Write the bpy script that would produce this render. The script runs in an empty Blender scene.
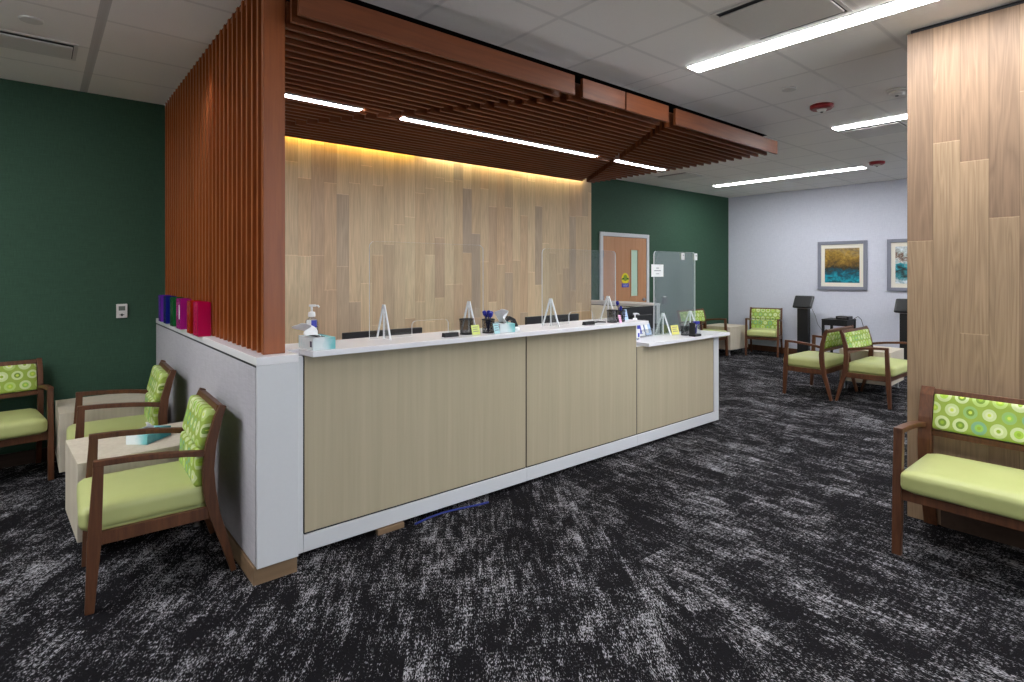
import bpy, bmesh, math, random
from mathutils import Vector, Matrix
random.seed(7)
S = bpy.context.scene
COL = S.collection
PI = math.pi
H = 1.47            # camera height
CEIL = 2.924

# ------------------------------------------------------------------ mesh builder
class MB:
    def __init__(s):
        s.bm = bmesh.new()
    def _done(s, vs, bevel, mi, smooth, seg=2):
        fs = set()
        for v in vs:
            fs.update(v.link_faces)
        for f in fs:
            f.material_index = mi
            f.smooth = smooth
        if bevel:
            es = set()
            for f in fs:
                es.update(f.edges)
            r = bmesh.ops.bevel(s.bm, geom=list(es), offset=bevel, segments=seg, profile=0.6, affect='EDGES', clamp_overlap=True)
            for f in r['faces']:
                f.material_index = mi
                f.smooth = True
    def box(s, x0, x1, y0, y1, z0, z1, bevel=0, mi=0, rot=None):
        r = bmesh.ops.create_cube(s.bm, size=1)
        m = Matrix.Translation(((x0+x1)/2, (y0+y1)/2, (z0+z1)/2))
        if rot is not None:
            m = m @ rot
        m = m @ Matrix.Diagonal((abs(x1-x0), abs(y1-y0), abs(z1-z0), 1))
        bmesh.ops.transform(s.bm, matrix=m, verts=r['verts'])
        s._done(r['verts'], bevel, mi, False)
        return s
    def prism(s, pts, axis, a0, a1, bevel=0, mi=0, smooth=False):
        """polygon pts (2D) extruded along axis from a0 to a1. axis x: pts=(y,z); y: (x,z); z: (x,y)"""
        def mk(p, a):
            return {'x': (a, p[0], p[1]), 'y': (p[0], a, p[1]), 'z': (p[0], p[1], a)}[axis]
        v0 = [s.bm.verts.new(mk(p, a0)) for p in pts]
        v1 = [s.bm.verts.new(mk(p, a1)) for p in pts]
        n = len(pts)
        fs = [s.bm.faces.new(v0[::-1]), s.bm.faces.new(v1)]
        for i in range(n):
            fs.append(s.bm.faces.new((v0[i], v0[(i+1) % n], v1[(i+1) % n], v1[i])))
        bmesh.ops.recalc_face_normals(s.bm, faces=fs)
        s._done(v0+v1, bevel, mi, smooth)
        return s
    def strip(s, path, axis, a0, a1, bevel=0, mi=0):
        """path [(u, v, halfwidth)] made into a ribbon polygon, extruded along axis"""
        L, R = [], []
        n = len(path)
        for i, (u, v, w) in enumerate(path):
            p = Vector(path[max(i-1, 0)][:2]); q = Vector(path[min(i+1, n-1)][:2])
            d = (q-p).normalized()
            nn = Vector((-d.y, d.x))
            L.append((u+nn.x*w, v+nn.y*w)); R.append((u-nn.x*w, v-nn.y*w))
        return s.prism(L+R[::-1], axis, a0, a1, bevel, mi)
    def lathe(s, prof, cx=0, cy=0, seg=20, mi=0, mat=None):
        """prof [(r,z)] bottom to top, closed with caps"""
        rings = []
        allv = []
        for r, z in prof:
            ring = [s.bm.verts.new((cx+r*math.cos(2*PI*k/seg), cy+r*math.sin(2*PI*k/seg), z)) for k in range(seg)]
            rings.append(ring); allv += ring
        fs = []
        for a, b in zip(rings, rings[1:]):
            for k in range(seg):
                fs.append(s.bm.faces.new((a[k], a[(k+1) % seg], b[(k+1) % seg], b[k])))
        c0 = s.bm.faces.new(rings[0][::-1]); c1 = s.bm.faces.new(rings[-1])
        for f in fs:
            f.smooth = True; f.material_index = mi
        for f in (c0, c1):
            f.material_index = mi
        if mat is not None:
            bmesh.ops.transform(s.bm, matrix=mat, verts=allv)
        return s
    def tube(s, pts, r, seg=8, mi=0):
        pts = [Vector(p) for p in pts]
        rings = []
        n = len(pts)
        for i, p in enumerate(pts):
            d = (pts[min(i+1, n-1)]-pts[max(i-1, 0)]).normalized()
            ref = Vector((0, 0, 1)) if abs(d.z) < 0.9 else Vector((1, 0, 0))
            a = d.cross(ref).normalized(); b = d.cross(a).normalized()
            rr = r[i] if isinstance(r, (list, tuple)) else r
            rings.append([s.bm.verts.new(p+a*rr*math.cos(2*PI*k/seg)+b*rr*math.sin(2*PI*k/seg)) for k in range(seg)])
        fs = []
        for a, b in zip(rings, rings[1:]):
            for k in range(seg):
                fs.append(s.bm.faces.new((a[k], a[(k+1) % seg], b[(k+1) % seg], b[k])))
        fs.append(s.bm.faces.new(rings[0][::-1])); fs.append(s.bm.faces.new(rings[-1]))
        bmesh.ops.recalc_face_normals(s.bm, faces=fs)
        for f in fs:
            f.smooth = True; f.material_index = mi
        return s
    def pillow(s, c, h, r, dome=0.0, rot=None, n=12, mi=0):
        """rounded soft box: centre c, half sizes h, edge radius r, top (+z) dome"""
        t = bmesh.new()
        bmesh.ops.create_cube(t, size=2)
        bmesh.ops.subdivide_edges(t, edges=t.edges[:], cuts=n, use_grid_fill=True)
        hx, hy, hz = h
        rr = min(r, hx, hy, hz)
        for v in t.verts:
            p = Vector((v.co.x*hx, v.co.y*hy, v.co.z*hz))
            inn = Vector((max(-hx+rr, min(hx-rr, p.x)), max(-hy+rr, min(hy-rr, p.y)), max(-hz+rr, min(hz-rr, p.z))))
            d = p-inn
            if d.length > 1e-9:
                p = inn+d.normalized()*rr
            k = max(0, 1-(abs(p.x)/hx)**2.5)*max(0, 1-(abs(p.y)/hy)**2.5)
            if p.z > 0:
                p.z += dome*k
            v.co = p
        m = Matrix.Translation(c)
        if rot is not None:
            m = m @ rot
        bmesh.ops.transform(t, matrix=m, verts=t.verts)
        me = bpy.data.meshes.new('tmp'); t.to_mesh(me); t.free()
        nf = len(s.bm.faces)
        s.bm.from_mesh(me)
        bpy.data.meshes.remove(me)
        s.bm.faces.ensure_lookup_table()
        for f in s.bm.faces[nf:]:
            f.smooth = True; f.material_index = mi
        return s
    def quadgrid(s, fn, nu, nv, mi=0, thick=0.0):
        g = [[s.bm.verts.new(fn(i/nu, j/nv)) for j in range(nv+1)] for i in range(nu+1)]
        for i in range(nu):
            for j in range(nv):
                f = s.bm.faces.new((g[i][j], g[i+1][j], g[i+1][j+1], g[i][j+1]))
                f.smooth = True; f.material_index = mi
        return s

def tag(o, label=None, cat=None, group=None, kind=None):
    if label: o['label'] = label
    if cat: o['category'] = cat
    if group: o['group'] = group
    if kind: o['kind'] = kind
    return o

def obj(name, mb, mats, parent=None, loc=(0, 0, 0), rz=0.0, label=None):
    me = bpy.data.meshes.new(name)
    mb.bm.to_mesh(me); mb.bm.free()
    if not isinstance(mats, (list, tuple)):
        mats = [mats]
    for m in mats:
        me.materials.append(m)
    o = bpy.data.objects.new(name, me)
    COL.objects.link(o)
    o.location = loc
    o.rotation_euler = (0, 0, rz)
    if parent:
        o.parent = parent
    if label:
        o['label'] = label
    return o

def thing(name, label, cat, loc=(0, 0, 0), rz=0.0, group=None):
    o = bpy.data.objects.new(name, None)
    COL.objects.link(o)
    o.location = loc; o.rotation_euler = (0, 0, rz); o.empty_display_size = 0.1
    return tag(o, label, cat, group)

def struct(name, mb, mats, parent=None, label=None, cat=None):
    o = obj(name, mb, mats, parent)
    if not parent:
        tag(o, label, cat, None, 'structure')
    return o

def copy_tree(o, parent=None):
    c = o.copy(); COL.objects.link(c)
    if parent is not None:
        c.parent = parent
    for ch in [x for x in bpy.data.objects if x.parent == o]:
        copy_tree(ch, c)
    return c

# ------------------------------------------------------------------ materials
def lin(c):
    return tuple(((v/255)/12.92 if v/255 <= 0.04045 else ((v/255+0.055)/1.055)**2.4) for v in c)

class NT:
    def __init__(s, name):
        s.m = bpy.data.materials.new(name); s.m.use_nodes = True
        s.t = s.m.node_tree; s.t.nodes.clear()
        s.out = s.t.nodes.new('ShaderNodeOutputMaterial')
    def n(s, typ, **kw):
        nd = s.t.nodes.new(typ)
        for k, v in kw.items():
            setattr(nd, k, v)
        return nd
    def put(s, sock, v):
        if isinstance(v, bpy.types.NodeSocket):
            s.t.links.new(v, sock)
        elif v is not None:
            if sock.type == 'RGBA' and not isinstance(v, (int, float)) and len(v) == 3:
                v = (*v, 1)
            sock.default_value = v
    def math(s, op, a, b=None, c=None, clamp=False):
        nd = s.n('ShaderNodeMath', operation=op); nd.use_clamp = clamp
        for i, v in enumerate((a, b, c)):
            if v is not None:
                s.put(nd.inputs[i], v)
        return nd.outputs[0]
    def mix(s, f, a, b, bt='MIX'):
        nd = s.n('ShaderNodeMix', data_type='RGBA', blend_type=bt)
        s.put(nd.inputs['Factor'], f) if False else s.put(nd.inputs[0], f)
        s.put(nd.inputs[6], a); s.put(nd.inputs[7], b)
        return nd.outputs[2]
    def mixv(s, f, a, b):
        nd = s.n('ShaderNodeMix', data_type='VECTOR')
        s.put(nd.inputs[0], f); s.put(nd.inputs[4], a); s.put(nd.inputs[5], b)
        return nd.outputs[1]
    def coords(s):
        return s.n('ShaderNodeTexCoord').outputs['Object']
    def geo(s):
        return s.n('ShaderNodeNewGeometry').outputs['Position']
    def sep(s, v):
        nd = s.n('ShaderNodeSeparateXYZ'); s.put(nd.inputs[0], v)
        return nd.outputs
    def comb(s, x=0, y=0, z=0):
        nd = s.n('ShaderNodeCombineXYZ')
        for i, v in enumerate((x, y, z)):
            s.put(nd.inputs[i], v)
        return nd.outputs[0]
    def mapping(s, v, scale=(1, 1, 1), rot=(0, 0, 0), loc=(0, 0, 0)):
        nd = s.n('ShaderNodeMapping'); s.put(nd.inputs['Vector'], v)
        nd.inputs['Scale'].default_value = scale; nd.inputs['Rotation'].default_value = rot; nd.inputs['Location'].default_value = loc
        return nd.outputs[0]
    def noise(s, v, scale=5, detail=3, rough=0.5, dist=0.0, color=False):
        nd = s.n('ShaderNodeTexNoise'); s.put(nd.inputs['Vector'], v)
        s.put(nd.inputs['Scale'], scale); s.put(nd.inputs['Detail'], detail); s.put(nd.inputs['Roughness'], rough); s.put(nd.inputs['Distortion'], dist)
        return nd.outputs['Color' if color else 'Fac']
    def white(s, v):
        nd = s.n('ShaderNodeTexWhiteNoise', noise_dimensions='3D'); s.put(nd.inputs['Vector'], v)
        return nd.outputs['Value']
    def ramp(s, f, stops, interp='LINEAR'):
        nd = s.n('ShaderNodeValToRGB'); s.put(nd.inputs[0], f)
        cr = nd.color_ramp; cr.interpolation = interp
        while len(cr.elements) < len(stops):
            cr.elements.new(0.5)
        for e, (p, c) in zip(cr.elements, stops):
            e.position = p
            e.color = (*c, 1) if not isinstance(c, (int, float)) else (c, c, c, 1)
        return nd.outputs[0]
    def rng(s, v, a, b, c=0.0, d=1.0):
        nd = s.n('ShaderNodeMapRange'); nd.clamp = True
        s.put(nd.inputs[0], v); s.put(nd.inputs[1], a); s.put(nd.inputs[2], b); s.put(nd.inputs[3], c); s.put(nd.inputs[4], d)
        return nd.outputs[0]
    def bump(s, h, strength=0.2, dist=0.01):
        nd = s.n('ShaderNodeBump'); s.put(nd.inputs['Height'], h)
        nd.inputs['Strength'].default_value = strength; nd.inputs['Distance'].default_value = dist
        return nd.outputs[0]
    def principled(s, color, rough=0.5, metal=0.0, spec=0.5, normal=None, emit=None, estr=0.0):
        nd = s.n('ShaderNodeBsdfPrincipled')
        s.put(nd.inputs['Base Color'], color); s.put(nd.inputs['Roughness'], rough); s.put(nd.inputs['Metallic'], metal)
        s.put(nd.inputs['Specular IOR Level'], spec)
        if normal is not None:
            s.put(nd.inputs['Normal'], normal)
        if emit is not None:
            s.put(nd.inputs['Emission Color'], emit); s.put(nd.inputs['Emission Strength'], estr)
        s.t.links.new(nd.outputs[0], s.out.inputs[0])
        return s.m

def flat(name, c, rough=0.5, metal=0.0, spec=0.5, var=0.04, scale=60):
    t = NT(name)
    f = t.noise(t.coords(), scale, 2)
    c = lin(c)
    col = t.mix(f, tuple(v*(1-var) for v in c), tuple(min(1, v*(1+var)) for v in c))
    return t.principled(col, rough, metal, spec)

def emission(name, c, strength):
    t = NT(name)
    e = t.n('ShaderNodeEmission'); e.inputs[0].default_value = (*c, 1); e.inputs[1].default_value = strength
    t.t.links.new(e.outputs[0], t.out.inputs[0])
    return t.m

def sheet_glass(name, tint=(1, 1, 1), gloss=0.06, rough=0.02):
    """thin clear sheet: straight-through transmission plus a Fresnel reflection"""
    t = NT(name)
    tr = t.n('ShaderNodeBsdfTransparent'); tr.inputs[0].default_value = (*tint, 1)
    gl = t.n('ShaderNodeBsdfGlossy'); gl.inputs['Roughness'].default_value = rough
    lw = t.n('ShaderNodeLayerWeight'); lw.inputs[0].default_value = 0.25
    f = t.math('ADD', t.math('MULTIPLY', lw.outputs[0], 0.35), gloss, clamp=True)
    mx = t.n('ShaderNodeMixShader')
    t.t.links.new(f, mx.inputs[0]); t.t.links.new(tr.outputs[0], mx.inputs[1]); t.t.links.new(gl.outputs[0], mx.inputs[2])
    t.t.links.new(mx.outputs[0], t.out.inputs[0])
    return t.m

def plank_wood(name, horiz, w, length, tones, off=0.0, fig_k=1.0):
    """vertical staggered planks; horiz = index of the horizontal world axis"""
    t = NT(name)
    g = t.sep(t.geo())
    u = t.math('ADD', g[horiz], off); z = g[2]
    c = t.math('FLOOR', t.math('DIVIDE', u, w))
    r1 = t.white(t.comb(c, 3.7, 1.1))
    r2 = t.white(t.comb(c, 9.2, 5.3))
    Lc = t.math('ADD', length*0.7, t.math('MULTIPLY', r2, length*0.7))
    zz = t.math('DIVIDE', t.math('ADD', z, t.math('MULTIPLY', r1, 7.0)), Lc)
    row = t.math('FLOOR', zz)
    tone = t.white(t.comb(c, row, 2.2))
    base = t.ramp(tone, tones)
    # grain: fine vertical fibres + broad cathedral figure, different in each plank
    gv = t.comb(t.math('ADD', t.math('MULTIPLY', u, 26.0), t.math('MULTIPLY', tone, 91.0)), t.math('MULTIPLY', tone, 37.0), t.math('MULTIPLY', z, 1.6))
    fib = t.noise(t.comb(t.math('MULTIPLY', u, 190.0), t.math('MULTIPLY', tone, 50.0), t.math('MULTIPLY', z, 3.5)), 1.0, 3, 0.6)
    fig = t.noise(gv, 0.55, 2, 0.5, 0.6)
    rings = t.math('FRACT', t.math('MULTIPLY', fig, 7.0))
    rings = t.math('ABSOLUTE', t.math('SUBTRACT', t.math('MULTIPLY', rings, 2.0), 1.0))
    blotch = t.noise(t.comb(t.math('MULTIPLY', u, 6.0), t.math('MULTIPLY', tone, 20.0), t.math('MULTIPLY', z, 1.2)), 1.0, 2)
    k = t.math('ADD', t.rng(fib, 0.3, 0.7, 0.86, 1.09), t.rng(rings, 0.0, 1.0, -0.15*fig_k, 0.07*fig_k))
    k = t.math('MULTIPLY', k, t.rng(blotch, 0.3, 0.7, 0.92, 1.08))
    fu = t.math('FRACT', t.math('DIVIDE', u, w))
    eu = t.math('MULTIPLY', t.math('MINIMUM', fu, t.math('SUBTRACT', 1.0, fu)), w)
    fz = t.math('FRACT', zz)
    ez = t.math('MULTIPLY', t.math('MINIMUM', fz, t.math('SUBTRACT', 1.0, fz)), Lc)
    seam = t.rng(eu, 0.0008, 0.0022, 0.72, 1.0)
    end_highlight = t.rng(ez, 0.001, 0.004, 1.35, 1.0)  # thin highlight painted into the colour at the plank ends
    k = t.math('MULTIPLY', t.math('MULTIPLY', k, seam), end_highlight)
    col = t.mix(1.0, base, t.comb(k, k, k), 'MULTIPLY')
    hgt = t.math('MINIMUM', t.rng(eu, 0.0, 0.003), t.rng(ez, 0.0, 0.003))
    return t.principled(col, 0.5, 0, 0.3, t.bump(hgt, 0.35, 0.003))

def grain_wood(name, c0, c1, axis=2, scale=40.0, rough=0.4, spec=0.35, stretch=0.05):
    """plain wood whose grain runs along a local axis"""
    t = NT(name)
    sc = [scale]*3; sc[axis] = scale*stretch
    v = t.mapping(t.coords(), tuple(sc))
    f = t.noise(v, 1.0, 4, 0.6, 0.3)
    f2 = t.noise(t.mapping(t.coords(), tuple(x*0.2 for x in sc)), 1.0, 2)
    f = t.math('ADD', t.math('MULTIPLY', f, 0.65), t.math('MULTIPLY', f2, 0.35))
    return t.principled(t.ramp(f, [(0.3, lin(c0)), (0.7, lin(c1))]), rough, 0, spec)

def carpet():
    t = NT('carpet_tiles')
    p = t.geo()
    g = t.sep(p)
    # two carpet layouts meet along a slanted line that starts under the counter
    ax, ay, bx, by = 2.73, 2.94, 2.0, 1.06
    side = t.math('ADD', t.math('MULTIPLY', t.math('SUBTRACT', g[0], ax), -(by-ay)), t.math('MULTIPLY', t.math('SUBTRACT', g[1], ay), (bx-ax)))
    m = t.rng(t.math('ADD', side, t.math('MULTIPLY', t.math('SUBTRACT', t.noise(p, 9.0, 2), 0.5), 1.1)), -0.01, 0.01)
    vA = t.mapping(p, rot=(0, 0, math.radians(34)))     # y axis of the pattern turned 34 deg
    vB = t.mapping(p, loc=(3.3, 1.7, 0))
    v = t.mixv(m, vA, vB)
    q = t.sep(v)
    # every carpet plank shifts the printed pattern
    cw, cl = 0.25, 1.0
    ci = t.math('FLOOR', t.math('DIVIDE', q[0], cw))
    ri = t.math('FLOOR', t.math('DIVIDE', t.math('ADD', q[1], t.math('MULTIPLY', t.white(t.comb(ci, 4.0, 1.0)), 1.0)), cl))
    sh = t.white(t.comb(ci, ri, 7.0))
    dv = t.comb(t.math('ADD', q[0], t.math('MULTIPLY', sh, 0.35)), t.math('ADD', q[1], t.math('MULTIPLY', sh, 0.5)), t.math('MULTIPLY', sh, 0.25))
    big = t.noise(t.mapping(dv, (4.2, 2.0, 1)), 1.0, 4, 0.6)
    mid = t.noise(t.mapping(v, (20, 9.0, 1)), 1.0, 3, 0.65)
    cross = t.noise(t.mapping(v, (7.0, 46, 1)), 1.0, 2, 0.6)
    along = t.noise(t.mapping(v, (60, 5.0, 1)), 1.0, 2, 0.6)
    fine = t.noise(t.mapping(v, (230, 62, 1)), 1.0, 2, 0.65)
    dens = t.math('ADD', t.math('MULTIPLY', t.math('SUBTRACT', big, 0.5), 1.15), t.math('MULTIPLY', t.math('SUBTRACT', mid, 0.5), 0.75))
    dens = t.math('ADD', dens, t.math('MULTIPLY', t.math('SUBTRACT', cross, 0.5), 0.45))
    dens = t.math('ADD', dens, t.math('MULTIPLY', t.math('SUBTRACT', along, 0.5), 0.8))
    val = t.math('ADD', fine, t.math('MULTIPLY', dens, 0.48))
    fac = t.rng(val, 0.572, 0.69)
    base = t.mix(fine, lin((9, 8, 10)), lin((25, 23, 27)))
    col = t.mix(fac, base, lin((164, 162, 167)))
    return t.principled(col, 0.95, 0, 0.1, t.bump(fine, 0.5, 0.006))

def ceiling_mat():
    t = NT('ceiling_tile')
    g = t.sep(t.geo())
    P = 0.595
    ox = t.math('ADD', t.math('MULTIPLY', t.math('GREATER_THAN', g[0], 3.47), 3.548-1.609), 1.609)
    ox = t.math('ADD', ox, t.math('MULTIPLY', t.math('LESS_THAN', g[0], 0.8), 0.27-1.609))
    fx = t.math('FRACT', t.math('ADD', t.math('DIVIDE', t.math('SUBTRACT', g[0], ox), P), 20.0))
    fy = t.math('FRACT', t.math('ADD', t.math('DIVIDE', t.math('SUBTRACT', g[1], 2.386), P), 20.0))
    ex = t.math('MULTIPLY', t.math('MINIMUM', fx, t.math('SUBTRACT', 1.0, fx)), P)
    ey = t.math('MULTIPLY', t.math('MINIMUM', fy, t.math('SUBTRACT', 1.0, fy)), P)
    # the linear-light strip keeps a plain band
    band = t.math('LESS_THAN', t.math('ABSOLUTE', t.math('SUBTRACT', g[0], 3.472)), 0.074)
    e = t.math('MINIMUM', t.math('ADD', ex, band), ey)
    line = t.rng(e, 0.0065, 0.0085)
    gap_shade = t.math('MULTIPLY', t.rng(e, 0.0085, 0.010), t.rng(e, 0.013, 0.0145, 1.0, 0.0))
    n = t.noise(t.geo(), 180, 2, 0.6)
    tile = t.mix(n, lin((234, 231, 228)), lin((246, 243, 240)))
    col = t.mix(line, lin((222, 219, 217)), tile)
    col = t.mix(t.math('MULTIPLY', gap_shade, 0.18), col, lin((90, 86, 84)))  # shadow line beside the tees, darkened in the tile colour
    wide = t.math('MULTIPLY', t.math('LESS_THAN', t.math('ABSOLUTE', t.math('SUBTRACT', g[0], 0.27)), 0.024), 1.0)
    col = t.mix(t.math('MULTIPLY', wide, 0.8), col, lin((186, 184, 183)))
    return t.principled(col, 0.9, 0, 0.15, t.bump(t.math('ADD', t.math('MULTIPLY', n, 0.2), line), 0.2, 0.004))

def circle_fabric():
    """lime fabric printed with rows of ringed circles, in the part's own x-z plane"""
    t = NT('circle_print_fabric')
    g = t.sep(t.coords())
    cx_, cz_ = 0.084, 0.074
    row = t.math('FLOOR', t.math('DIVIDE', g[2], cz_))
    odd = t.math('MODULO', t.math('ADD', row, 40.0), 2.0)
    uu = t.math('ADD', t.math('DIVIDE', g[0], cx_), t.math('MULTIPLY', odd, 0.5))
    col_i = t.math('FLOOR', uu)
    du = t.math('MULTIPLY', t.math('SUBTRACT', t.math('FRACT', uu), 0.5), cx_)
    dz = t.math('MULTIPLY', t.math('SUBTRACT', t.math('FRACT', t.math('DIVIDE', g[2], cz_)), 0.5), cz_)
    r1 = t.white(t.comb(col_i, row, 1.0)); r2 = t.white(t.comb(col_i, row, 5.0)); r3 = t.white(t.comb(col_i, row, 9.0))
    d = t.math('SQRT', t.math('ADD', t.math('MULTIPLY', du, du), t.math('MULTIPLY', dz, dz)))
    R = t.math('ADD', 0.031, t.math('MULTIPLY', r2, 0.007))
    q = t.math('DIVIDE', d, R)
    bg = t.mix(t.noise(t.coords(), 25, 2), lin((142, 166, 66)), lin((158, 180, 84)))
    outer = t.ramp(r1, [(0.0, lin((200, 212, 156))), (0.3, lin((146, 182, 112))), (0.5, lin((194, 208, 146))), (0.68, lin((128, 172, 132))), (0.84, lin((180, 202, 118)))], 'CONSTANT')
    inner = t.ramp(r3, [(0.0, lin((165, 200, 75))), (0.35, lin((212, 220, 172))), (0.6, lin((120, 150, 60))), (0.8, lin((150, 195, 90)))], 'CONSTANT')
    core = t.ramp(r2, [(0.0, lin((200, 215, 90))), (0.5, lin((150, 180, 60)))], 'CONSTANT')
    c = t.mix(t.math('LESS_THAN', q, 1.0), bg, outer)
    c = t.mix(t.math('LESS_THAN', q, 0.56), c, inner)
    c = t.mix(t.math('LESS_THAN', q, 0.26), c, core)
    return t.principled(c, 0.75, 0, 0.2, t.bump(t.noise(t.coords(), 700, 1), 0.15, 0.001))

M = {}
M['carpet'] = carpet()
M['ceiling'] = ceiling_mat()
tones_wall = [(0.0, lin((182, 162, 140))), (0.10, lin((192, 168, 142))), (0.14, lin((204, 177, 144))), (0.45, lin((212, 187, 154))), (0.62, lin((218, 195, 160))), (0.8, lin((208, 177, 143))), (0.94, lin((198, 169, 140))), (1.0, lin((180, 160, 140)))]
M['oak_wall'] = plank_wood('oak_planks_wall', 0, 0.129, 1.0, tones_wall, 0.022, 0.55)
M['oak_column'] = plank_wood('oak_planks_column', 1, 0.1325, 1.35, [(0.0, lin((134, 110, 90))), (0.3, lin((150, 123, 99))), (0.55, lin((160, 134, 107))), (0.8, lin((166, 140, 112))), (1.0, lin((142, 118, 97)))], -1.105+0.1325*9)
def fabric_wall(name, c0, c1):
    t = NT(name)
    g = t.geo()
    a = t.noise(t.mapping(g, (14, 14, 400)), 1.0, 2); b = t.noise(t.mapping(g, (260, 260, 14)), 1.0, 2)
    f = t.math('MULTIPLY', t.math('ADD', a, b), 0.5)
    return t.principled(t.ramp(f, [(0.35, lin(c0)), (0.65, lin(c1))]), 0.7, 0, 0.25, t.bump(f, 0.15, 0.002))
M['green_wall'] = fabric_wall('green_wallcovering', (45, 72, 57), (58, 87, 69))
M['white_wall'] = fabric_wall('pale_wallcovering', (206, 208, 222), (222, 224, 236))
M['plain_wall'] = flat('plain_wall_paint', (205, 203, 200), 0.8)
M['cherry'] = grain_wood('cherry_slats', (130, 66, 28), (166, 90, 42), 2, 45, 0.38, 0.4)
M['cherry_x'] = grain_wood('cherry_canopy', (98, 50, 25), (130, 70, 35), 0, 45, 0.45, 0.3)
M['walnut'] = grain_wood('walnut_frame', (70, 42, 28), (108, 68, 44), 2, 60, 0.42, 0.35, 0.08)
M['walnut_dark'] = grain_wood('dark_base_trim', (52, 38, 30), (70, 52, 42), 0, 30, 0.5, 0.3)
M['kick_oak'] = grain_wood('kick_oak', (122, 98, 74), (144, 118, 92), 0, 20, 0.5, 0.3)
M['laminate'] = grain_wood('counter_laminate', (173, 161, 136), (187, 175, 150), 2, 26, 0.5, 0.25, 0.03)
M['cube_laminate'] = grain_wood('cube_laminate', (196, 184, 164), (216, 206, 188), 2, 45, 0.5, 0.25, 0.05)
M['white'] = flat('white_laminate', (214, 215, 219), 0.35, 0, 0.45, 0.02)
M['quartz'] = flat('white_solid_surface', (236, 234, 238), 0.25, 0, 0.5, 0.03, 250)
M['alu'] = flat('satin_aluminium', (205, 206, 212), 0.35, 0.6, 0.5, 0.02)
M['groove'] = flat('dark_groove', (22, 24, 32), 0.6)
M['black'] = flat('black_plastic', (22, 22, 25), 0.4)
M['black_soft'] = flat('matte_black', (14, 14, 16), 0.6)
M['plenum'] = flat('black_plenum', (8, 8, 9), 0.9, 0, 0.05)
M['gray_fabric'] = fabric_wall('grey_panel_fabric', (172, 169, 176), (194, 191, 198))
M['cream_fabric'] = fabric_wall('cream_panel_fabric', (246, 240, 222), (252, 247, 232))
def vinyl():
    t = NT('lime_vinyl')
    f = t.noise(t.coords(), 9, 2)
    return t.principled(t.mix(f, lin((180, 186, 120)), lin((190, 195, 132))), 0.42, 0, 0.4, t.bump(t.noise(t.coords(), 500, 2), 0.06, 0.001))
M['vinyl'] = vinyl()
M['circles'] = circle_fabric()
M['acrylic'] = sheet_glass('clear_acrylic', (0.97, 0.98, 0.98), 0.025)
M['smoke_acrylic'] = sheet_glass('clear_acrylic_reflective', (0.88, 0.93, 0.90), 0.06)
M['acrylic_edge'] = flat('frosted_acrylic_edge', (236, 240, 244), 0.3, 0, 0.5)
M['door_wood'] = grain_wood('door_veneer', (176, 124, 88), (196, 146, 108), 2, 30, 0.45, 0.35)
M['door_frame'] = flat('pale_grey_metal_paint', (206, 208, 212), 0.4)
M['vision'] = flat('frosted_green_vision_glass', (190, 220, 200), 0.2)
M['paper'] = flat('white_paper', (238, 238, 238), 0.8)
M['ink'] = flat('grey_print', (120, 122, 130), 0.8)
M['yellow_note'] = flat('yellow_paper', (238, 232, 130), 0.8)
M['lime_note'] = flat('lime_paper', (214, 226, 130), 0.8)
M['pink_note'] = flat('pink_paper', (240, 176, 214), 0.8)
M['aqua_card'] = flat('aqua_card', (176, 216, 224), 0.7)
M['blue_card'] = flat('pale_blue_card', (176, 200, 234), 0.7)
M['blue'] = flat('cobalt_plastic', (24, 34, 150), 0.35)
M['navy'] = flat('navy_plastic', (14, 18, 70), 0.35)
M['tissue'] = flat('white_tissue', (244, 244, 246), 0.9)
M['red'] = flat('red_plastic', (140, 14, 20), 0.4)
M['steel'] = flat('brushed_steel', (150, 152, 158), 0.3, 0.9)
M['vent_white'] = flat('white_vent_paint', (214, 211, 208), 0.5)
M['frame_grey'] = flat('grey_picture_frame', (132, 134, 148), 0.4)
M['mat_cream'] = flat('cream_picture_mat', (236, 230, 216), 0.85)
M['grey_screen'] = flat('grey_screen', (92, 98, 90), 0.3)
M['sticker_yellow'] = flat('yellow_sticker', (232, 214, 30), 0.5)
M['sticker_green'] = flat('olive_sticker', (120, 150, 40), 0.5)
M['sticker_blue'] = flat('blue_sticker', (66, 72, 180), 0.5)
M['blue_cable'] = flat('blue_cable_jacket', (20, 40, 130), 0.4)
M['bottle_clear'] = sheet_glass('clear_bottle', (0.86, 0.89, 0.93), 0.06)
M['light'] = emission('white_light_diffuser', (0.96, 0.98, 1.0), 13.0)
M['light_canopy'] = emission('white_canopy_light', (0.96, 0.98, 1.0), 13.0)
M['cove_warm'] = emission('amber_cove_light', (1.0, 0.62, 0.12), 4.2)
M['cove_pale'] = emission('pale_yellow_cove_light', (1.0, 0.80, 0.40), 4.2)

def mesh_metal():
    """black wire mesh of a pen cup: open squares"""
    t = NT('black_wire_mesh')
    g = t.sep(t.coords())
    ang = t.math('MULTIPLY', t.math('ARCTAN2', g[1], g[0]), 0.042)
    a = t.math('FRACT', t.math('ADD', t.math('DIVIDE', ang, 0.004), 100.0)); b = t.math('FRACT', t.math('DIVIDE', g[2], 0.004))
    hole = t.math('MULTIPLY', t.math('GREATER_THAN', a, 0.3), t.math('GREATER_THAN', b, 0.3))
    d = t.n('ShaderNodeBsdfDiffuse'); d.inputs[0].default_value = (*lin((24, 24, 30)), 1)
    tr = t.n('ShaderNodeBsdfTransparent')
    mx = t.n('ShaderNodeMixShader')
    t.t.links.new(hole, mx.inputs[0]); t.t.links.new(d.outputs[0], mx.inputs[1]); t.t.links.new(tr.outputs[0], mx.inputs[2])
    t.t.links.new(mx.outputs[0], t.out.inputs[0])
    return t.m
M['mesh'] = mesh_metal()

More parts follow.
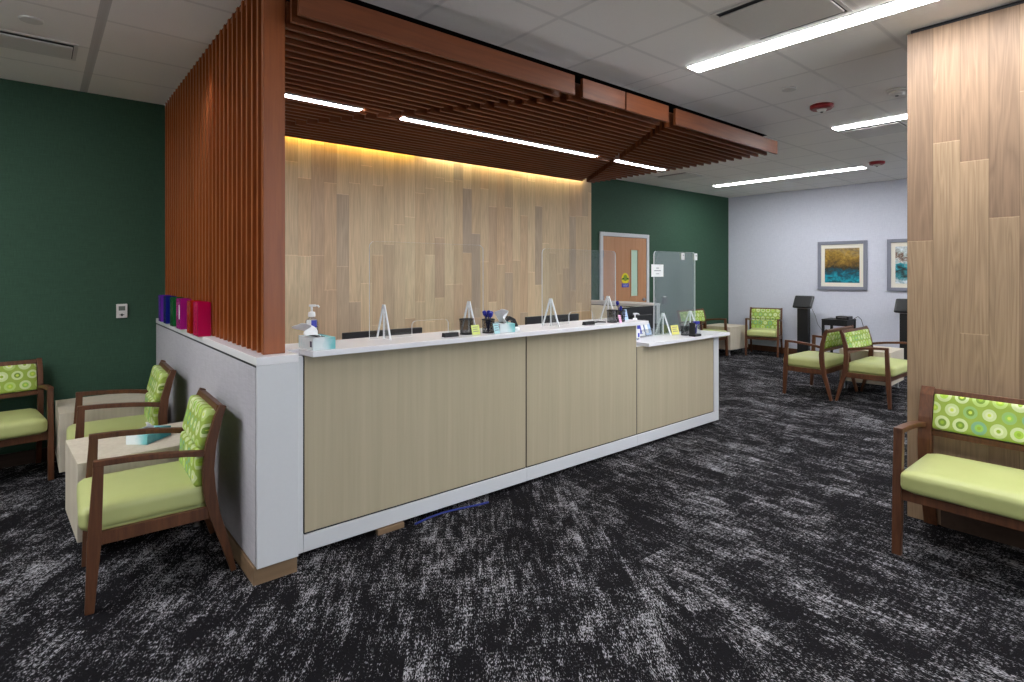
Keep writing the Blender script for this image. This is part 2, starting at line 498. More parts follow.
def tissue_print():
    t = NT('teal_tissue_box_print')
    g = t.sep(t.coords())
    n = t.noise(t.coords(), 18, 3)
    f = t.math('ADD', t.math('SUBTRACT', 0.5, t.math('DIVIDE', t.math('ADD', g[1], t.math('MULTIPLY', g[0], -0.35)), 0.16)), t.math('MULTIPLY', t.math('SUBTRACT', n, 0.5), 0.5))
    return t.principled(t.ramp(f, [(0.25, lin((226, 236, 238))), (0.55, lin((120, 196, 200))), (0.95, lin((18, 128, 136)))]), 0.45)
M['tissue_print'] = tissue_print()

def abstract(name, stops, seed):
    t = NT(name)
    g = t.sep(t.coords())
    n = t.noise(t.mapping(t.coords(), (4, 4, 5), loc=(seed, 0, 0)), 1.6, 6, 0.65, 1.0)
    n2 = t.noise(t.mapping(t.coords(), (24, 24, 34), loc=(0, seed, 0)), 1.0, 4, 0.7)
    f = t.math('ADD', t.math('DIVIDE', g[2], 0.6), t.math('ADD', t.math('MULTIPLY', t.math('SUBTRACT', n, 0.5), 0.9), 0.5))
    c = t.ramp(f, stops)
    k = t.rng(n2, 0.3, 0.7, 0.5, 1.35)
    return t.principled(t.mix(1.0, c, t.comb(k, k, k), 'MULTIPLY'), 0.4)
M['art_gold'] = abstract('abstract_gold_over_teal', [(0.0, lin((20, 96, 110))), (0.12, lin((30, 160, 180))), (0.3, lin((10, 90, 110))), (0.45, lin((60, 54, 36))), (0.62, lin((130, 100, 40))), (0.8, lin((176, 140, 60))), (1.0, lin((150, 130, 96)))], 2.0)
M['art_teal'] = abstract('abstract_white_over_teal', [(0.0, lin((220, 226, 230))), (0.2, lin((60, 150, 160))), (0.36, lin((40, 34, 30))), (0.5, lin((20, 160, 176))), (0.64, lin((214, 214, 210))), (0.74, lin((110, 66, 36))), (0.84, lin((190, 200, 196))), (1.0, lin((214, 222, 230)))], 8.0)

def tint(name, c, k=1.0):
    t = NT(name)
    tr = t.n('ShaderNodeBsdfTransparent'); tr.inputs[0].default_value = (*lin(c), 1)
    pr = t.n('ShaderNodeBsdfPrincipled'); pr.inputs['Base Color'].default_value = (*lin(c), 1); pr.inputs['Roughness'].default_value = 0.15
    mx = t.n('ShaderNodeMixShader'); mx.inputs[0].default_value = 0.5
    t.t.links.new(tr.outputs[0], mx.inputs[1]); t.t.links.new(pr.outputs[0], mx.inputs[2])
    t.t.links.new(mx.outputs[0], t.out.inputs[0])
    return t.m

# ------------------------------------------------------------------ the room
XL, XR, YF, YB = -3.2, 10.02, -4.2, 5.95
struct('floor', MB().box(XL-.1, XR+.1, YF-.1, YB+.1, -0.1, 0), M['carpet'], label='black carpet flecked with white streaks across the whole lobby', cat='floor')
c = MB()
hx0, hx1, hy0 = 0.815, 5.75, 2.95
for (a, b, d, e) in ((XL-.1, hx0, YF-.1, YB+.1), (hx1, XR+.1, YF-.1, YB+.1), (hx0, hx1, YF-.1, hy0)):
    c.box(a, b, d, e, CEIL, CEIL+.08)
struct('ceiling', c, M['ceiling'], label='white lay-in tile ceiling over the lobby', cat='ceiling')
struct('ceiling_recess', MB().box(hx0-.05, hx1+.05, hy0-.05, YB+.1, CEIL+.081, CEIL+.12).box(hx0, hx1, hy0, hy0+.012, CEIL-.0, CEIL+.081).box(hx1-.012, hx1, hy0+.012, YB, CEIL, CEIL+.081), M['plenum'], label='black void in the ceiling above the slatted canopy', cat='ceiling')
struct('wall_back', MB().box(XL-.1, XR+.1, YB, YB+.12, 0, CEIL), M['green_wall'], label='dark green textured back wall', cat='wall')
struct('wall_right', MB().box(XR, XR+.12, YF-.1, YB, 0, CEIL), M['white_wall'], label='pale grey-white end wall with the framed pictures', cat='wall')
struct('wall_left', MB().box(XL-.12, XL, YF-.1, YB, 0, CEIL), M['plain_wall'], label='plain wall closing the seating nook', cat='wall')
wf = MB()
fill_wins = [(1.1, 4.8), (7.5, 9.0)]  # made-up openings that let sky light brighten the ceiling and room
wf.box(XL-.1, fill_wins[0][0], YF-.12, YF, 0, CEIL).box(fill_wins[0][1], fill_wins[1][0], YF-.12, YF, 0, CEIL).box(fill_wins[1][1], XR+.1, YF-.12, YF, 0, CEIL)
for a_, b_ in fill_wins:
    wf.box(a_, b_, YF-.12, YF, 0, .35).box(a_, b_, YF-.12, YF, 2.65, CEIL)
struct('wall_front', wf, M['plain_wall'], label='plain wall with two windows behind the viewpoint', cat='wall')
for i_, (a_, b_) in enumerate(fill_wins):
    wn = tag(bpy.data.objects.new('window_%d' % (i_+1), None), 'aluminium framed window behind the viewpoint, %s' % ('facing the reception counter' if i_ == 0 else 'near the pale end wall'), 'window', None, 'structure'); COL.objects.link(wn)  # unseen glazing, added as a daylight source
    fr = MB().box(a_, a_+.05, YF-.09, YF-.03, .35, 2.65).box(b_-.05, b_, YF-.09, YF-.03, .35, 2.65).box(a_+.05, b_-.05, YF-.09, YF-.03, .35, .40).box(a_+.05, b_-.05, YF-.09, YF-.03, 2.60, 2.65)
    m_ = (a_+b_)/2
    fr.box(m_-.025, m_+.025, YF-.09, YF-.03, .40, 2.60)
    obj('window_frame', fr, M['alu'], wn)
    obj('window_glass', MB().box(a_+.05, b_-.05, YF-.064, YF-.058, .40, 2.60), M['acrylic'], wn)
struct('wall_reception', MB().box(0.965, 6.105, 5.90, 5.949, 0, CEIL), M['oak_wall'], label='pale oak plank feature wall behind the reception desk', cat='wall')
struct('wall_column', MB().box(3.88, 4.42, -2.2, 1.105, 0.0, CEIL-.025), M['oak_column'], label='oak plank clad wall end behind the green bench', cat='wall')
struct('trim_column', MB().box(3.895, 4.405, -2.19, 1.09, CEIL-.0251, CEIL), M['groove'], label='dark reveal at the top of the oak wall end', cat='trim')  # dark strip placed where only shade falls below the ceiling
struct('baseboard_column', MB().box(3.868, 3.88, -2.2, 0.93, 0, .1), M['walnut_dark'], label='dark base trim along the oak wall end', cat='baseboard')
struct('baseboard_right', MB().box(10.005, 10.02, -4.2, 5.95, 0, .1, .002), M['walnut'], label='brown wood baseboard along the pale end wall', cat='baseboard')
struct('baseboard_back', MB().box(6.3-.0, 6.325, 5.935, 5.95, 0, .1).box(7.512, 10.005, 5.935, 5.95, 0, .1).box(XL, .742, 5.935, 5.95, 0, .1), M['walnut_dark'], label='dark baseboard along the green wall', cat='baseboard')

# door in the green wall
dr = tag(bpy.data.objects.new('door_1', None), 'wood door with narrow vision panel in the green wall', 'door', None, 'structure'); COL.objects.link(dr)
dr.location = (6.92, 5.95, 0)
f = MB().box(-.592, -.528, -.03, 0, 0, 2.085, .004).box(.528, .592, -.03, 0, 0, 2.085, .004).box(-.528, .528, -.03, 0, 2.025, 2.085, .004)
obj('door_frame', f, M['door_frame'], dr)
leaf = MB().box(-.524, .13, -.02, 0, .01, 2.02).box(.31, .524, -.02, 0, .01, 2.02).box(.13, .31, -.02, 0, 1.83, 2.02).box(.13, .31, -.02, 0, .01, 1.08)
lf = obj('door_leaf', leaf, M['door_wood'], dr)
obj('vision_panel', MB().box(.13, .31, -.012, -.002, 1.08, 1.83), M['vision'], lf)
obj('vision_panel_trim', MB().box(.122, .135, -.026, -.004, 1.07, 1.84).box(.305, .318, -.026, -.004, 1.07, 1.84).box(.135, .305, -.026, -.004, 1.825, 1.84).box(.135, .305, -.026, -.004, 1.07, 1.085), M['door_wood'], lf)
for hz in (0.25, 1.05, 1.75):
    obj('hinge', MB().box(-.535, -.515, -.034, -.004, hz-.055, hz+.055, .003), M['steel'], dr)
obj('lever_handle', MB().lathe([(.028, 0), (.028, .012)], seg=16, mat=Matrix.Translation((.46, -.02, 1.02)) @ Matrix.Rotation(PI/2, 4, 'X')).tube([(.46, -.03, 1.02), (.46, -.065, 1.02), (.44, -.07, 1.02), (.36, -.07, 1.02)], .009), M['steel'], lf)

# round yellow sticker above a blue label on the door
t_ = thing('door_sticker', 'round yellow notice over blue label stuck on the wood door', 'sticker', (6.91, 5.927, 1.345))
def disc(mb, r, y0, y1, cz=0, sx=1, mi=0, n=28):
    return mb.prism([(sx*r*math.cos(2*PI*k/n), cz+r*math.sin(2*PI*k/n)) for k in range(n)], 'y', y0, y1, 0, mi)
obj('yellow_disc', disc(MB(), .088, -.002, .002, .02), M['sticker_yellow'], t_)
obj('olive_band', disc(MB(), .05, -.003, -.002, .03).box(-.086, .086, -.0032, -.002, .0, .03), M['sticker_green'], t_)
for mx_ in (-.0525, .0525):
    obj('black_mark', MB().box(mx_-.0175, mx_+.0175, -.0045, -.0032, .01, .03), M['black'], t_)
obj('blue_label', MB().box(-.082, .082, -.0035, .001, -.118, -.055).box(-.06, .06, -.004, -.0035, -.07, -.066), M['sticker_blue'], t_)
obj('label_print', MB().box(-.06, .06, -.0045, -.0035, -.083, -.078).box(-.05, .05, -.0045, -.0035, -.1, -.095), M['paper'], t_)

# wall devices on the green wall
t_ = thing('thermostat', 'small white wall thermostat on the green wall beside the divider', 'thermostat', (.516, 5.95, 1.145))
obj('housing', MB().box(-.037, .037, -.022, 0, -.058, .058, .004), M['vent_white'], t_)
obj('screen', MB().box(-.022, .022, -.024, -.021, .004, .04), M['grey_screen'], t_)
obj('button', MB().box(-.006, .006, -.024, -.021, -.042, -.022).box(-.016, .016, -.0245, -.0212, -.035, -.029), M['groove'], t_)
t_ = thing('card_reader', 'black card reader with light on top on the green wall', 'card reader', (7.95, 5.95, .985))
obj('housing', MB().box(-.055, .055, -.035, 0, -.065, .055, .008), M['black'], t_)
obj('indicator', MB().box(-.03, .03, -.03, -.002, .055, .068, .003), M['paper'], t_)
t_ = thing('wall_switch', 'narrow black switch plate between door and card reader', 'switch', (7.7, 5.95, .985))
obj('plate', MB().box(-.04, .04, -.008, 0, -.065, .065, .003), M['black'], t_)
for rz_ in (.026, -.026):
    obj('rocker', MB().box(-.012, .012, -.014, -.007, rz_-.014, rz_+.014, .002), M['steel'], t_)

# ------------------------------------------------------------------ half-height divider with the slat screen on it
dv = thing('half_height_divider', 'waist-high white-capped divider with grey fabric side beside the lounge chairs', 'divider', (.85, 4.4, 0))
# local = world - (.85,4.4)
obj('kick_base', MB().box(-.106, .09, -1.49, 1.535, 0, .084, .002), M['kick_oak'], dv)
obj('core_panel', MB().box(-.085, .09, -1.495, 1.54, .085, 1.032), M['white'], dv)
obj('fabric_panel', MB().box(-.097, -.0852, -1.486, 1.54, .085, 1.020, .004), M['gray_fabric'], dv)
obj('reveal', MB().box(-.0955, -.0851, -1.488, 1.54, 1.0201, 1.0315), M['groove'], dv)
obj('end_panel', MB().box(-.096, .09, -1.512, -1.4951, .083, 1.0319, .003), M['white'], dv)
obj('cap', MB().box(-.099, .09, -1.512, 1.54, 1.032, 1.07, .002), M['quartz'], dv)

ss = thing('slat_screen', 'tall screen of upright reddish wood slats standing on the divider', 'slat screen', (.853, 4.4, 1.07))
obj('end_post', MB().box(-.05, .05, -1.43, -1.395, 0, CEIL-1.072, .002), M['cherry'], ss)
sl = MB()
y = -1.333
while y < 1.52:
    sl.box(-.048, .05, y, y+.027, .0, CEIL-1.074, .0015)
    y += .0985
obj('slat_panel', sl, M['cherry'], ss)
obj('top_rail', MB().box(-.036, .049, -1.394, 1.545, CEIL-1.0735, CEIL-1.072).box(-.036, -.034, -1.394, 1.545, CEIL-1.10, CEIL-1.0736), M['cherry'], ss)

# translucent acrylic file boxes standing on the divider cap
cols = [((150, 70, 215), 5.50, 'translucent purple acrylic file box next to the green wall'), ((40, 46, 160), 5.25, 'translucent navy acrylic file box between purple and green boxes'),
        ((40, 130, 70), 4.95, 'translucent green acrylic file box between navy and magenta boxes'), ((210, 40, 165), 4.66, 'translucent magenta acrylic file box with white label strip'),
        ((214, 60, 26), 4.30, 'translucent orange-red acrylic file box between magenta and crimson boxes'), ((232, 20, 110), 4.06, 'translucent crimson acrylic file box beside the bare slats')]
for i, (cc, y0, lab) in enumerate(cols):
    mt = tint('acrylic_tint_%d' % i, cc)
    bx = thing('acrylic_file_box', lab, 'file box', (.762, y0, 1.0702), 0, 'coloured acrylic file boxes')
    w_, d_, h_ = .034, .15 if i in (3, 5) else .12, .212
    e_ = .004
    b = MB().box(-w_, w_, 0, d_, 0, e_).box(-w_, -w_+e_, 0, d_, e_, h_).box(w_-e_, w_, 0, d_, e_, h_).box(-w_+e_, w_-e_, 0, e_, e_, h_).box(-w_+e_, w_-e_, d_-e_, d_, e_, h_)
    obj('box_shell', b, mt, bx)
    if i == 3:
        obj('label_strip', MB().box(-w_-.001, -w_, .02, .045, .07, .17), M['paper'], bx)
    if i in (0, 5, 2):
        obj('paper_file', MB().box(-w_+.008, w_-.008, .03, d_-.03, e_, .20), M['paper' if i != 2 else 'aqua_card'], bx)

# ------------------------------------------------------------------ reception counter
YP = 3.02
def counter_unit(label, x0, x1, z1, left_frame, end_post):
    u = thing('counter_unit', label, 'counter', (x0, YP, 0))
    w = x1-x0
    xe = w-.082 if end_post else w
    xs = .008 if left_frame else .006
    obj('front_panel', MB().box(xs, xe-.004, -.0, .02, .13, z1, .0015), M['laminate'], u)
    obj('carcass', MB().box(.001, w-.001, .0205, .30, .05, z1), M['white'], u)
    obj('groove_trim', MB().box(0, xs-.0005, .004, .0195, .13, z1).box(xs, xe-.004, .004, .0195, .1215, .1295), M['groove'], u)
    obj('base_rail', MB().box(0, w, -.006, .02, .034, .121, .003), M['white'], u)
    obj('levelling_foot', MB().lathe([(.02, 0), (.02, .008), (.008, .012), (.008, .05)], .15, .12, 12), M['steel'], u)
    obj('levelling_foot', MB().lathe([(.02, 0), (.02, .008), (.008, .012), (.008, .05)], w-.15, .12, 12), M['steel'], u)
    if left_frame:
        obj('edge_trim', MB().box(-.052, -.0005, -.006, .30, .034, z1, .003), M['white'], u)
    if end_post:
        obj('end_post', MB().box(w-.082, w, -.006, .30, .122, z1, .003), M['white'], u)
    return u
counter_unit('tall counter front panel next to the white divider end', 1.004, 2.483, 1.038, True, False)
counter_unit('tall counter front panel next to the lower counter section', 2.4835, 3.665, 1.038, False, False)
counter_unit('low counter section with pale wood front and white end post', 3.6655, 4.90, .848, False, True)
tt = MB().prism([(1.022, 2.93), (3.71, 2.93), (3.71, 3.34), (.946, 3.34), (.946, 3.08), (1.005, 3.08)], 'z', 1.04, 1.07, .003)
tag(obj('transaction_top', tt, M['quartz']), 'long white raised countertop over the tall counter panels', 'countertop')
lt = MB().prism([(3.74, 2.95), (5.02, 2.965), (5.015, 3.06), (4.96, 3.34), (3.74, 3.34)], 'z', .85, .88, .003)
tag(obj('low_counter_top', lt, M['quartz']), 'white lower countertop at the open end of the counter', 'countertop')
bk = thing('back_desk', 'white work surface behind the raised counter carrying the monitors', 'desk', (0, 0, 0))
obj('desk_surface', MB().box(.98, 5.0, 3.345, 4.15, .71, .74, .003), M['white'], bk)
for x in (1.0, 2.6, 4.2):
    obj('desk_support', MB().box(x, x+.03, 3.36, 4.1, 0, .71), M['white'], bk)

# blue cable and a stray wood scrap under the counter
cb = MB()
cb.tube([(1.62+.1*k, 2.985+.03*math.sin(k*.9), .006) for k in range(6)], .006)
tag(obj('network_cable', cb, M['blue_cable']), 'blue cable lying on the carpet under the counter front', 'cable')
tag(obj('wood_block', MB().box(1.40, 1.56, 3.00, 3.03, 0, .030, .002), M['kick_oak']), 'small wood block under the tall counter front', 'block')

# partition closing the reception area at its far end
pt = thing('end_divider', 'low cream divider with white cap in front of the wood door', 'divider', (6.155, 5.2, -.018))
obj('cream_panel', MB().box(-.04, .04, -.45, .735, .09, 1.0), M['cream_fabric'], pt)
obj('groove_trim', MB().box(-.042, .042, -.38, .735, 1.0005, 1.01), M['groove'], pt)
obj('end_trim', MB().box(-.05, .05, -.49, -.4505, 0.09, 1.04, .003), M['white'], pt)
obj('cap', MB().box(-.055, .055, -.495, .74, 1.041, 1.07, .003), M['quartz'], pt)
obj('upper_panel', MB().box(-.04, .04, -.45, .735, 1.0105, 1.0405), M['white'], pt)
obj('kick_base', MB().box(-.03, .03, -.47, .735, .018, .0895), M['kick_oak'], pt)

# ------------------------------------------------------------------ slatted canopy over the counter
cn = thing('slatted_canopy', 'suspended canopy of reddish wood slats above the reception counter', 'ceiling canopy', (0, 0, 2.68))
def d1(y): return 2.75-(y-2.81)*.60
def d2(y): return 3.82+(y-2.85)*.64
CH = .132
for a, b in ((.905, 2.712), (2.79, 3.236), (3.25, 3.772), (3.868, 5.62)):
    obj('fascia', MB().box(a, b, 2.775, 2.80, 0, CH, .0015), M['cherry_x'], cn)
panels = [MB(), MB(), MB(), MB()]
for k in range(1, 28):
    y = 2.785+.0945*k
    segs = [(.905, max(.906, d1(y)-.045), 0), (max(.905, d1(y)+.045), 3.238, 1), (3.25, d2(y)-.045, 2), (d2(y)+.045, 5.60, 3)]
    for a, b, pi_ in segs:
        if b-a < .02:
            continue
        cuts = [(a, b)]
        if k == 14:
            cuts = []
            for L0, L1 in ((.6, 1.80), (2.12, 4.35), (4.66, 5.53)):
                pass
            x = a
            for L0, L1 in ((.6, 1.81), (2.11, 4.36), (4.65, 5.53)):
                if L1 <= x or L0 >= b:
                    continue
                if L0 > x:
                    cuts.append((x, L0))
                x = min(b, L1)
            if x < b-.02:
                cuts.append((x, b))
        for p, q in cuts:
            if q-p > .02:
                panels[pi_].box(p, q, y, y+.024, 0, CH, .001)
for i, p in enumerate(panels):
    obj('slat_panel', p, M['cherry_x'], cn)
# carriers that hang the slats
car = MB()
for x in (1.2, 2.1, 3.05, 3.45, 4.3, 5.3):
    car.box(x, x+.03, 2.98, 5.35, CH, CH+.03).box(x, x+.012, 3.3, 3.312, CH+.03, CEIL-2.68+.08).box(x, x+.012, 5.1, 5.112, CH+.03, CEIL-2.68+.08)
obj('hanger_frame', car, M['plenum'], cn)
for (a, b, lab) in ((.91, 1.795, 'white light strip in the slatted canopy beside the end post'), (2.125, 4.345, 'longest white light strip in the middle of the slatted canopy'), (4.665, 5.515, 'short white light strip at the open end of the slatted canopy')):
    t_ = thing('canopy_light', lab, 'light', ((a+b)/2, 4.12, 2.678), 0, 'canopy light strips')
    h = (b-a)/2
    obj('diffuser', MB().box(-h+.006, h-.006, -.036, .036, 0.004, .012), M['light_canopy'], t_)
    obj('housing', MB().box(-h, h, -.044, .044, .0121, .09).box(-h, h, -.044, -.0365, 0, .012).box(-h, h, .0365, .044, 0, .012), M['alu'], t_)
# cove light behind the canopy
for (a, b, mt, lab) in ((1.2, 3.2, 'cove_warm', 'amber cove light strip above the oak wall by the slat screen'), (3.28, 5.92, 'cove_pale', 'pale yellow cove light strip above the oak wall by the door')):
    t_ = thing('cove_light', lab, 'light', ((a+b)/2, 5.86, 2.85), 0, 'cove light strips')
    h = (b-a)/2
    obj('channel', MB().box(-h, h, -.035, .035, .0005, .03).box(-h, h, -.035, -.031, -.02, .0004), M['alu'], t_)
    obj('diffuser', MB().box(-h+.01, h-.01, -.025, .025, -.01, 0), M[mt], t_)

# ------------------------------------------------------------------ ceiling fixtures
def linear_light(x, y0, y1, label, w=.15):
    t_ = thing('ceiling_light', label, 'light', (x, (y0+y1)/2, CEIL), 0, 'linear ceiling lights')
    h = (y1-y0)/2
    obj('diffuser', MB().box(-w/2+.008, w/2-.008, -h+.008, h-.008, -.010, -.001, .003), M['light'], t_)
    obj('trim_frame', MB().box(-w/2, -w/2+.008, -h, h, -.004, -.0005).box(w/2-.008, w/2, -h, h, -.007, -.0005).box(-w/2+.008, w/2-.008, -h, -h+.008, -.007, -.0005).box(-w/2+.008, w/2-.008, h-.008, h, -.007, -.0005), M['vent_white'], t_)
linear_light(3.472, -1.35, 2.35, 'largest linear ceiling light, running towards the oak wall end')
linear_light(5.985, -.1, 2.36, 'linear ceiling light between the two red alarms, beside a square air vent')
linear_light(8.48, 2.93, 5.29, 'linear ceiling light nearest the pale end wall')
linear_light(.95, -3.2, -.2, 'linear ceiling light behind the viewpoint, in front of the divider')  # unseen light, added to brighten the divider end and nearest chair
linear_light(-2.2, 1.6, 4.4, 'linear ceiling light over the dim seating nook, off to its side')  # added out of view to light the slat edges and grey panel
linear_light(-1.15, 2.5, 4.7, 'linear ceiling light over the nook, nearer the divider')  # second unseen nook light, put in to lift the grey panel
linear_light(5.985, -3.6, -1.1, 'linear ceiling light in the lobby behind the oak wall end')  # unseen, added for more light in the lobby
linear_light(8.48, -1.6, .8, 'linear ceiling light in the lobby along the pale end wall')  # extra light put in out of view to brighten the room

def diffuser(x, y, sx, sy, label, slot='x', group='ceiling air vents'):
    t_ = thing('air_vent', label, 'air vent', (x, y, CEIL), 0, group)
    hx, hy = sx/2, sy/2
    obj('frame', MB().box(-hx, hx, -hy, -hy+.02, -.006, -.0005).box(-hx, hx, hy-.02, hy, -.006, -.0005).box(-hx, -hx+.02, -hy+.02, hy-.02, -.006, -.0005).box(hx-.02, hx, -hy+.02, hy-.02, -.006, -.0005), M['vent_white'], t_)
    obj('dark_slot', MB().box(-hx+.02, hx-.02, -hy+.02, hy-.02, -.003, -.0006), M['groove'], t_)
    g = .035
    if slot == 'x':
        obj('face_plate', MB().box(-hx+.02+g, hx-.02-g, -hy+.025, hy-.025, -.016, -.006, .004), M['vent_white'], t_)
    else:
        obj('face_plate', MB().box(-hx+.025, hx-.025, -hy+.02+g, hy-.02-g, -.016, -.006, .004), M['vent_white'], t_)
diffuser(3.08, 1.50, .55, .56, 'square air vent beside the largest linear light', 'x')
diffuser(6.35, 2.08, .54, .56, 'square air vent beside the linear light near the red alarms', 'x')
diffuser(7.2, 5.1, .5, .56, 'square air vent in the ceiling beyond the canopy end, near the green wall', 'x')
diffuser(-.06, 4.915, .5, .36, 'slot air vent in the ceiling of the dim seating nook', 'y')

def ceiling_disc(name, x, y, label, cat, parts):
    t_ = thing(name, label, cat, (x, y, CEIL))
    for nm, prof, mt in parts:
        obj(nm, MB().lathe(prof, 0, 0, 24), M[mt], t_)
sp = [('cover_plate', [(.052, -.012), (.055, -.006), (.055, -.0005)], 'vent_white')]
ceiling_disc('sprinkler_cover', 4.406, 2.083, 'round white sprinkler cover on the ceiling near the red alarm', 'sprinkler', sp)
ceiling_disc('sprinkler_cover', -.03, 4.44, 'round white sprinkler cover on the ceiling of the dim nook', 'sprinkler', sp)
al = [('red_base', [(.082, -.036), (.096, -.024), (.096, -.0005)], 'red'), ('strobe_lens', [(.016, -.058), (.032, -.054), (.042, -.0365)], 'vent_white'), ('lamp', [(.01, -.064), (.012, -.0585)], 'groove')]
ceiling_disc('fire_alarm', 5.06, 2.10, 'red ceiling alarm strobe nearer the slatted canopy', 'alarm', al)
ceiling_disc('fire_alarm', 8.2, 2.69, 'red ceiling alarm strobe near the pale end wall', 'alarm', al)
ceiling_disc('smoke_detector', 5.08, 1.52, 'white ceiling smoke detector beside the oak wall end', 'detector', [('base_plate', [(.07, -.018), (.075, -.0005)], 'vent_white'), ('sensor_dome', [(.03, -.045), (.055, -.036), (.06, -.0185)], 'vent_white'), ('dark_eye', [(.01, -.05), (.014, -.0455)], 'groove')])

# ------------------------------------------------------------------ seating
def make_seat(label, cat, name, w, high_back, loc, rz, group, back_h=.83):
    """front faces local -y. w = distance between the side frame centres"""
    c = thing(name, label, cat, loc, rz, group)
    W = M['walnut']
    t = .021 if cat == 'bench' else .016
    for sx in (-1, 1):
        x0, x1 = sx*w/2-t, sx*w/2+t
        # front leg: foot to arm
        obj('front_leg', MB().strip([(-.278, 0, .016), (-.268, .18, .021), (-.262, .30, .025), (-.247, .629, .018)], 'x', x0, x1, .003), W, c)
        # rear leg rising into the back post
        tr_ = .034 if cat == 'bench' else t
        ro, ri = sx*(w/2+t), sx*(w/2+t-2*tr_)
        obj('rear_leg', MB().strip([(.273, 0, .012), (.232, .16, .019), (.190, .30, .024), (.170, .42, .026), (.164, .52, .025), (.176, .64, .022), (.206, .76, .018), (.228, back_h, .014)], 'x', min(ro, ri), max(ro, ri), .003), W, c)
        obj('armrest', MB().strip([(-.266, .640, .013), (-.14, .636, .013), (0, .624, .013), (.08, .613, .013), (.150, .600, .014)], 'x', x0-.001, x1+.001, .004), W, c)
        obj('side_rail', MB().strip([(-.242, .313, .028), (.176, .313, .028)], 'x', x0+.004, x1-.004, .002), W, c)
    a = w/2-t
    ab = w/2+t-2*tr_
    obj('front_rail', MB().box(-a, a, -.272, -.247, .286, .341, .002), W, c)
    obj('rear_rail', MB().box(-a, a, .168, .192, .286, .341, .002), W, c)
    obj('seat', MB().pillow((0, -.068, .393), (w/2-.018, .246, .056), .036, .020, n=16).box(-a+.02, a-.02, -.24, .16, .30, .345), M['vinyl'], c)
    # top rail between the posts
    tr = Matrix.Rotation(math.radians(-14), 4, 'X')
    obj('top_rail', MB().box(-ab, ab, .202, .236, back_h-.036, back_h-.004, .004, rot=tr), W, c)
    if high_back:
        rot = Matrix.Rotation(math.radians(-9), 4, 'X')
        obj('back_pad', MB().pillow((0, .168, .705), (a-.004, .030, .094), .022, 0, Matrix.Rotation(math.radians(-13), 4, 'X')), M['circles'], c)
        obj('back_pad', MB().pillow((0, .140, .520), (a-.004, .030, .090), .022, 0, Matrix.Rotation(math.radians(-3), 4, 'X')), M['circles'], c)
    else:
        obj('lower_rail', MB().box(-ab, ab, .150, .180, .545, .577, .004), W, c)
        obj('back_pad', MB().pillow((0, .184, .678), (ab-.003, .022, .100), .012, 0, Matrix.Rotation(math.radians(-14), 4, 'X')), M['circles'], c)
    return c
chA = make_seat('lounge chair with lime seat backed against the divider, nearest its white end', 'chair', 'lounge_chair', .528, True, (.447, 3.415, 0), math.radians(-91.4), 'high-backed lime lounge chairs', .82)
chB = copy_tree(chA); chB.location = (.447, 4.765, 0); chB['label'] = 'lounge chair with lime seat against the divider, between the two cube tables'
chD = copy_tree(chA); chD.location = (9.60, 4.99, 0); chD.rotation_euler.z = math.radians(-71); chD['label'] = 'lounge chair with lime seat against the pale end wall beside the black kiosk'
chF = make_seat('wide lime chair seen from behind, back to back with another', 'chair', 'wide_lounge_chair', .76, False, (7.075, 2.945, 0), PI, 'wide open-backed lime chairs', .808)
chG = copy_tree(chF); chG.location = (7.135, 2.365, 0); chG.rotation_euler.z = 0; chG['label'] = 'wide lime chair facing the viewer, back to back with another'
chE = copy_tree(chF); chE.location = (8.56, 5.615, 0); chE.rotation_euler.z = 0; chE['label'] = 'wide lime chair against the green wall, partly hidden by the low countertop'
chC = copy_tree(chF); chC.location = (-.345, 5.60, 0); chC.rotation_euler.z = math.radians(7); chC['label'] = 'wide lime chair against the dark green wall in the nook'
bench = make_seat('wide lime bench with circle-print back against the oak wall end', 'bench', 'lounge_bench', 1.12, False, (3.595, .432, 0), -PI/2, None, .805)

def make_cube(label, loc, sx, sy):
    c = thing('cube_table', label, 'table', loc, 0, 'pale wood cube side tables')
    obj('cube_body', MB().box(-sx/2, sx/2, -sy/2, sy/2, .10, .50, .002), M['cube_laminate'], c)
    for ix in (-1, 1):
        for iy in (-1, 1):
            obj('leg', MB().lathe([(.022, 0), (.022, .006), (.015, .010), (.015, .0995)], ix*(sx/2-.06), iy*(sy/2-.06), 14), M['steel'], c)
    return c
c1 = make_cube('pale wood cube table holding a teal tissue box between two chairs', (.43, 4.045, 0), .60, .575)
c1.rotation_euler.z = math.radians(3)
c2 = copy_tree(c1); c2.location = (.40, 5.430, 0); c2.rotation_euler.z = math.radians(1); c2['label'] = 'pale wood cube table beside the green wall under the thermostat'
c3 = copy_tree(c1); c3.location = (9.275, 5.575, 0); c3.rotation_euler.z = 0; c3['label'] = 'pale wood cube table in the corner of green and pale walls'
c4 = copy_tree(c1); c4.location = (7.835, 2.63, 0); c4['label'] = 'pale wood cube table beside the back-to-back wide chairs'

# ------------------------------------------------------------------ far wall: pictures, kiosks, side table
def picture(y, z, label, art):
    t_ = thing('framed_picture', label, 'picture', (10.02, y, z), -PI/2, 'framed abstract prints')
    # local: x along the wall, -y towards the room
    w, h, fw = .395, .41, .055
    obj('frame', MB().box(-w, -w+fw, -.035, 0, -h, h, .005).box(w-fw, w, -.035, 0, -h, h, .005).box(-w+fw, w-fw, -.035, 0, h-fw, h, .005).box(-w+fw, w-fw, -.035, 0, -h, -h+fw, .005), M['frame_grey'], t_)
    obj('mat_board', MB().box(-w+fw, w-fw, -.016, -.006, -h+fw, h-fw), M['mat_cream'], t_)
    obj('print', MB().box(-.278, .278, -.019, -.0165, -.29, .29), M[art], t_)
picture(3.82, 1.58, 'framed abstract print, gold over teal, on the pale wall', 'art_gold')
picture(2.735, 1.58, 'framed abstract print partly hidden by the oak wall end', 'art_teal')

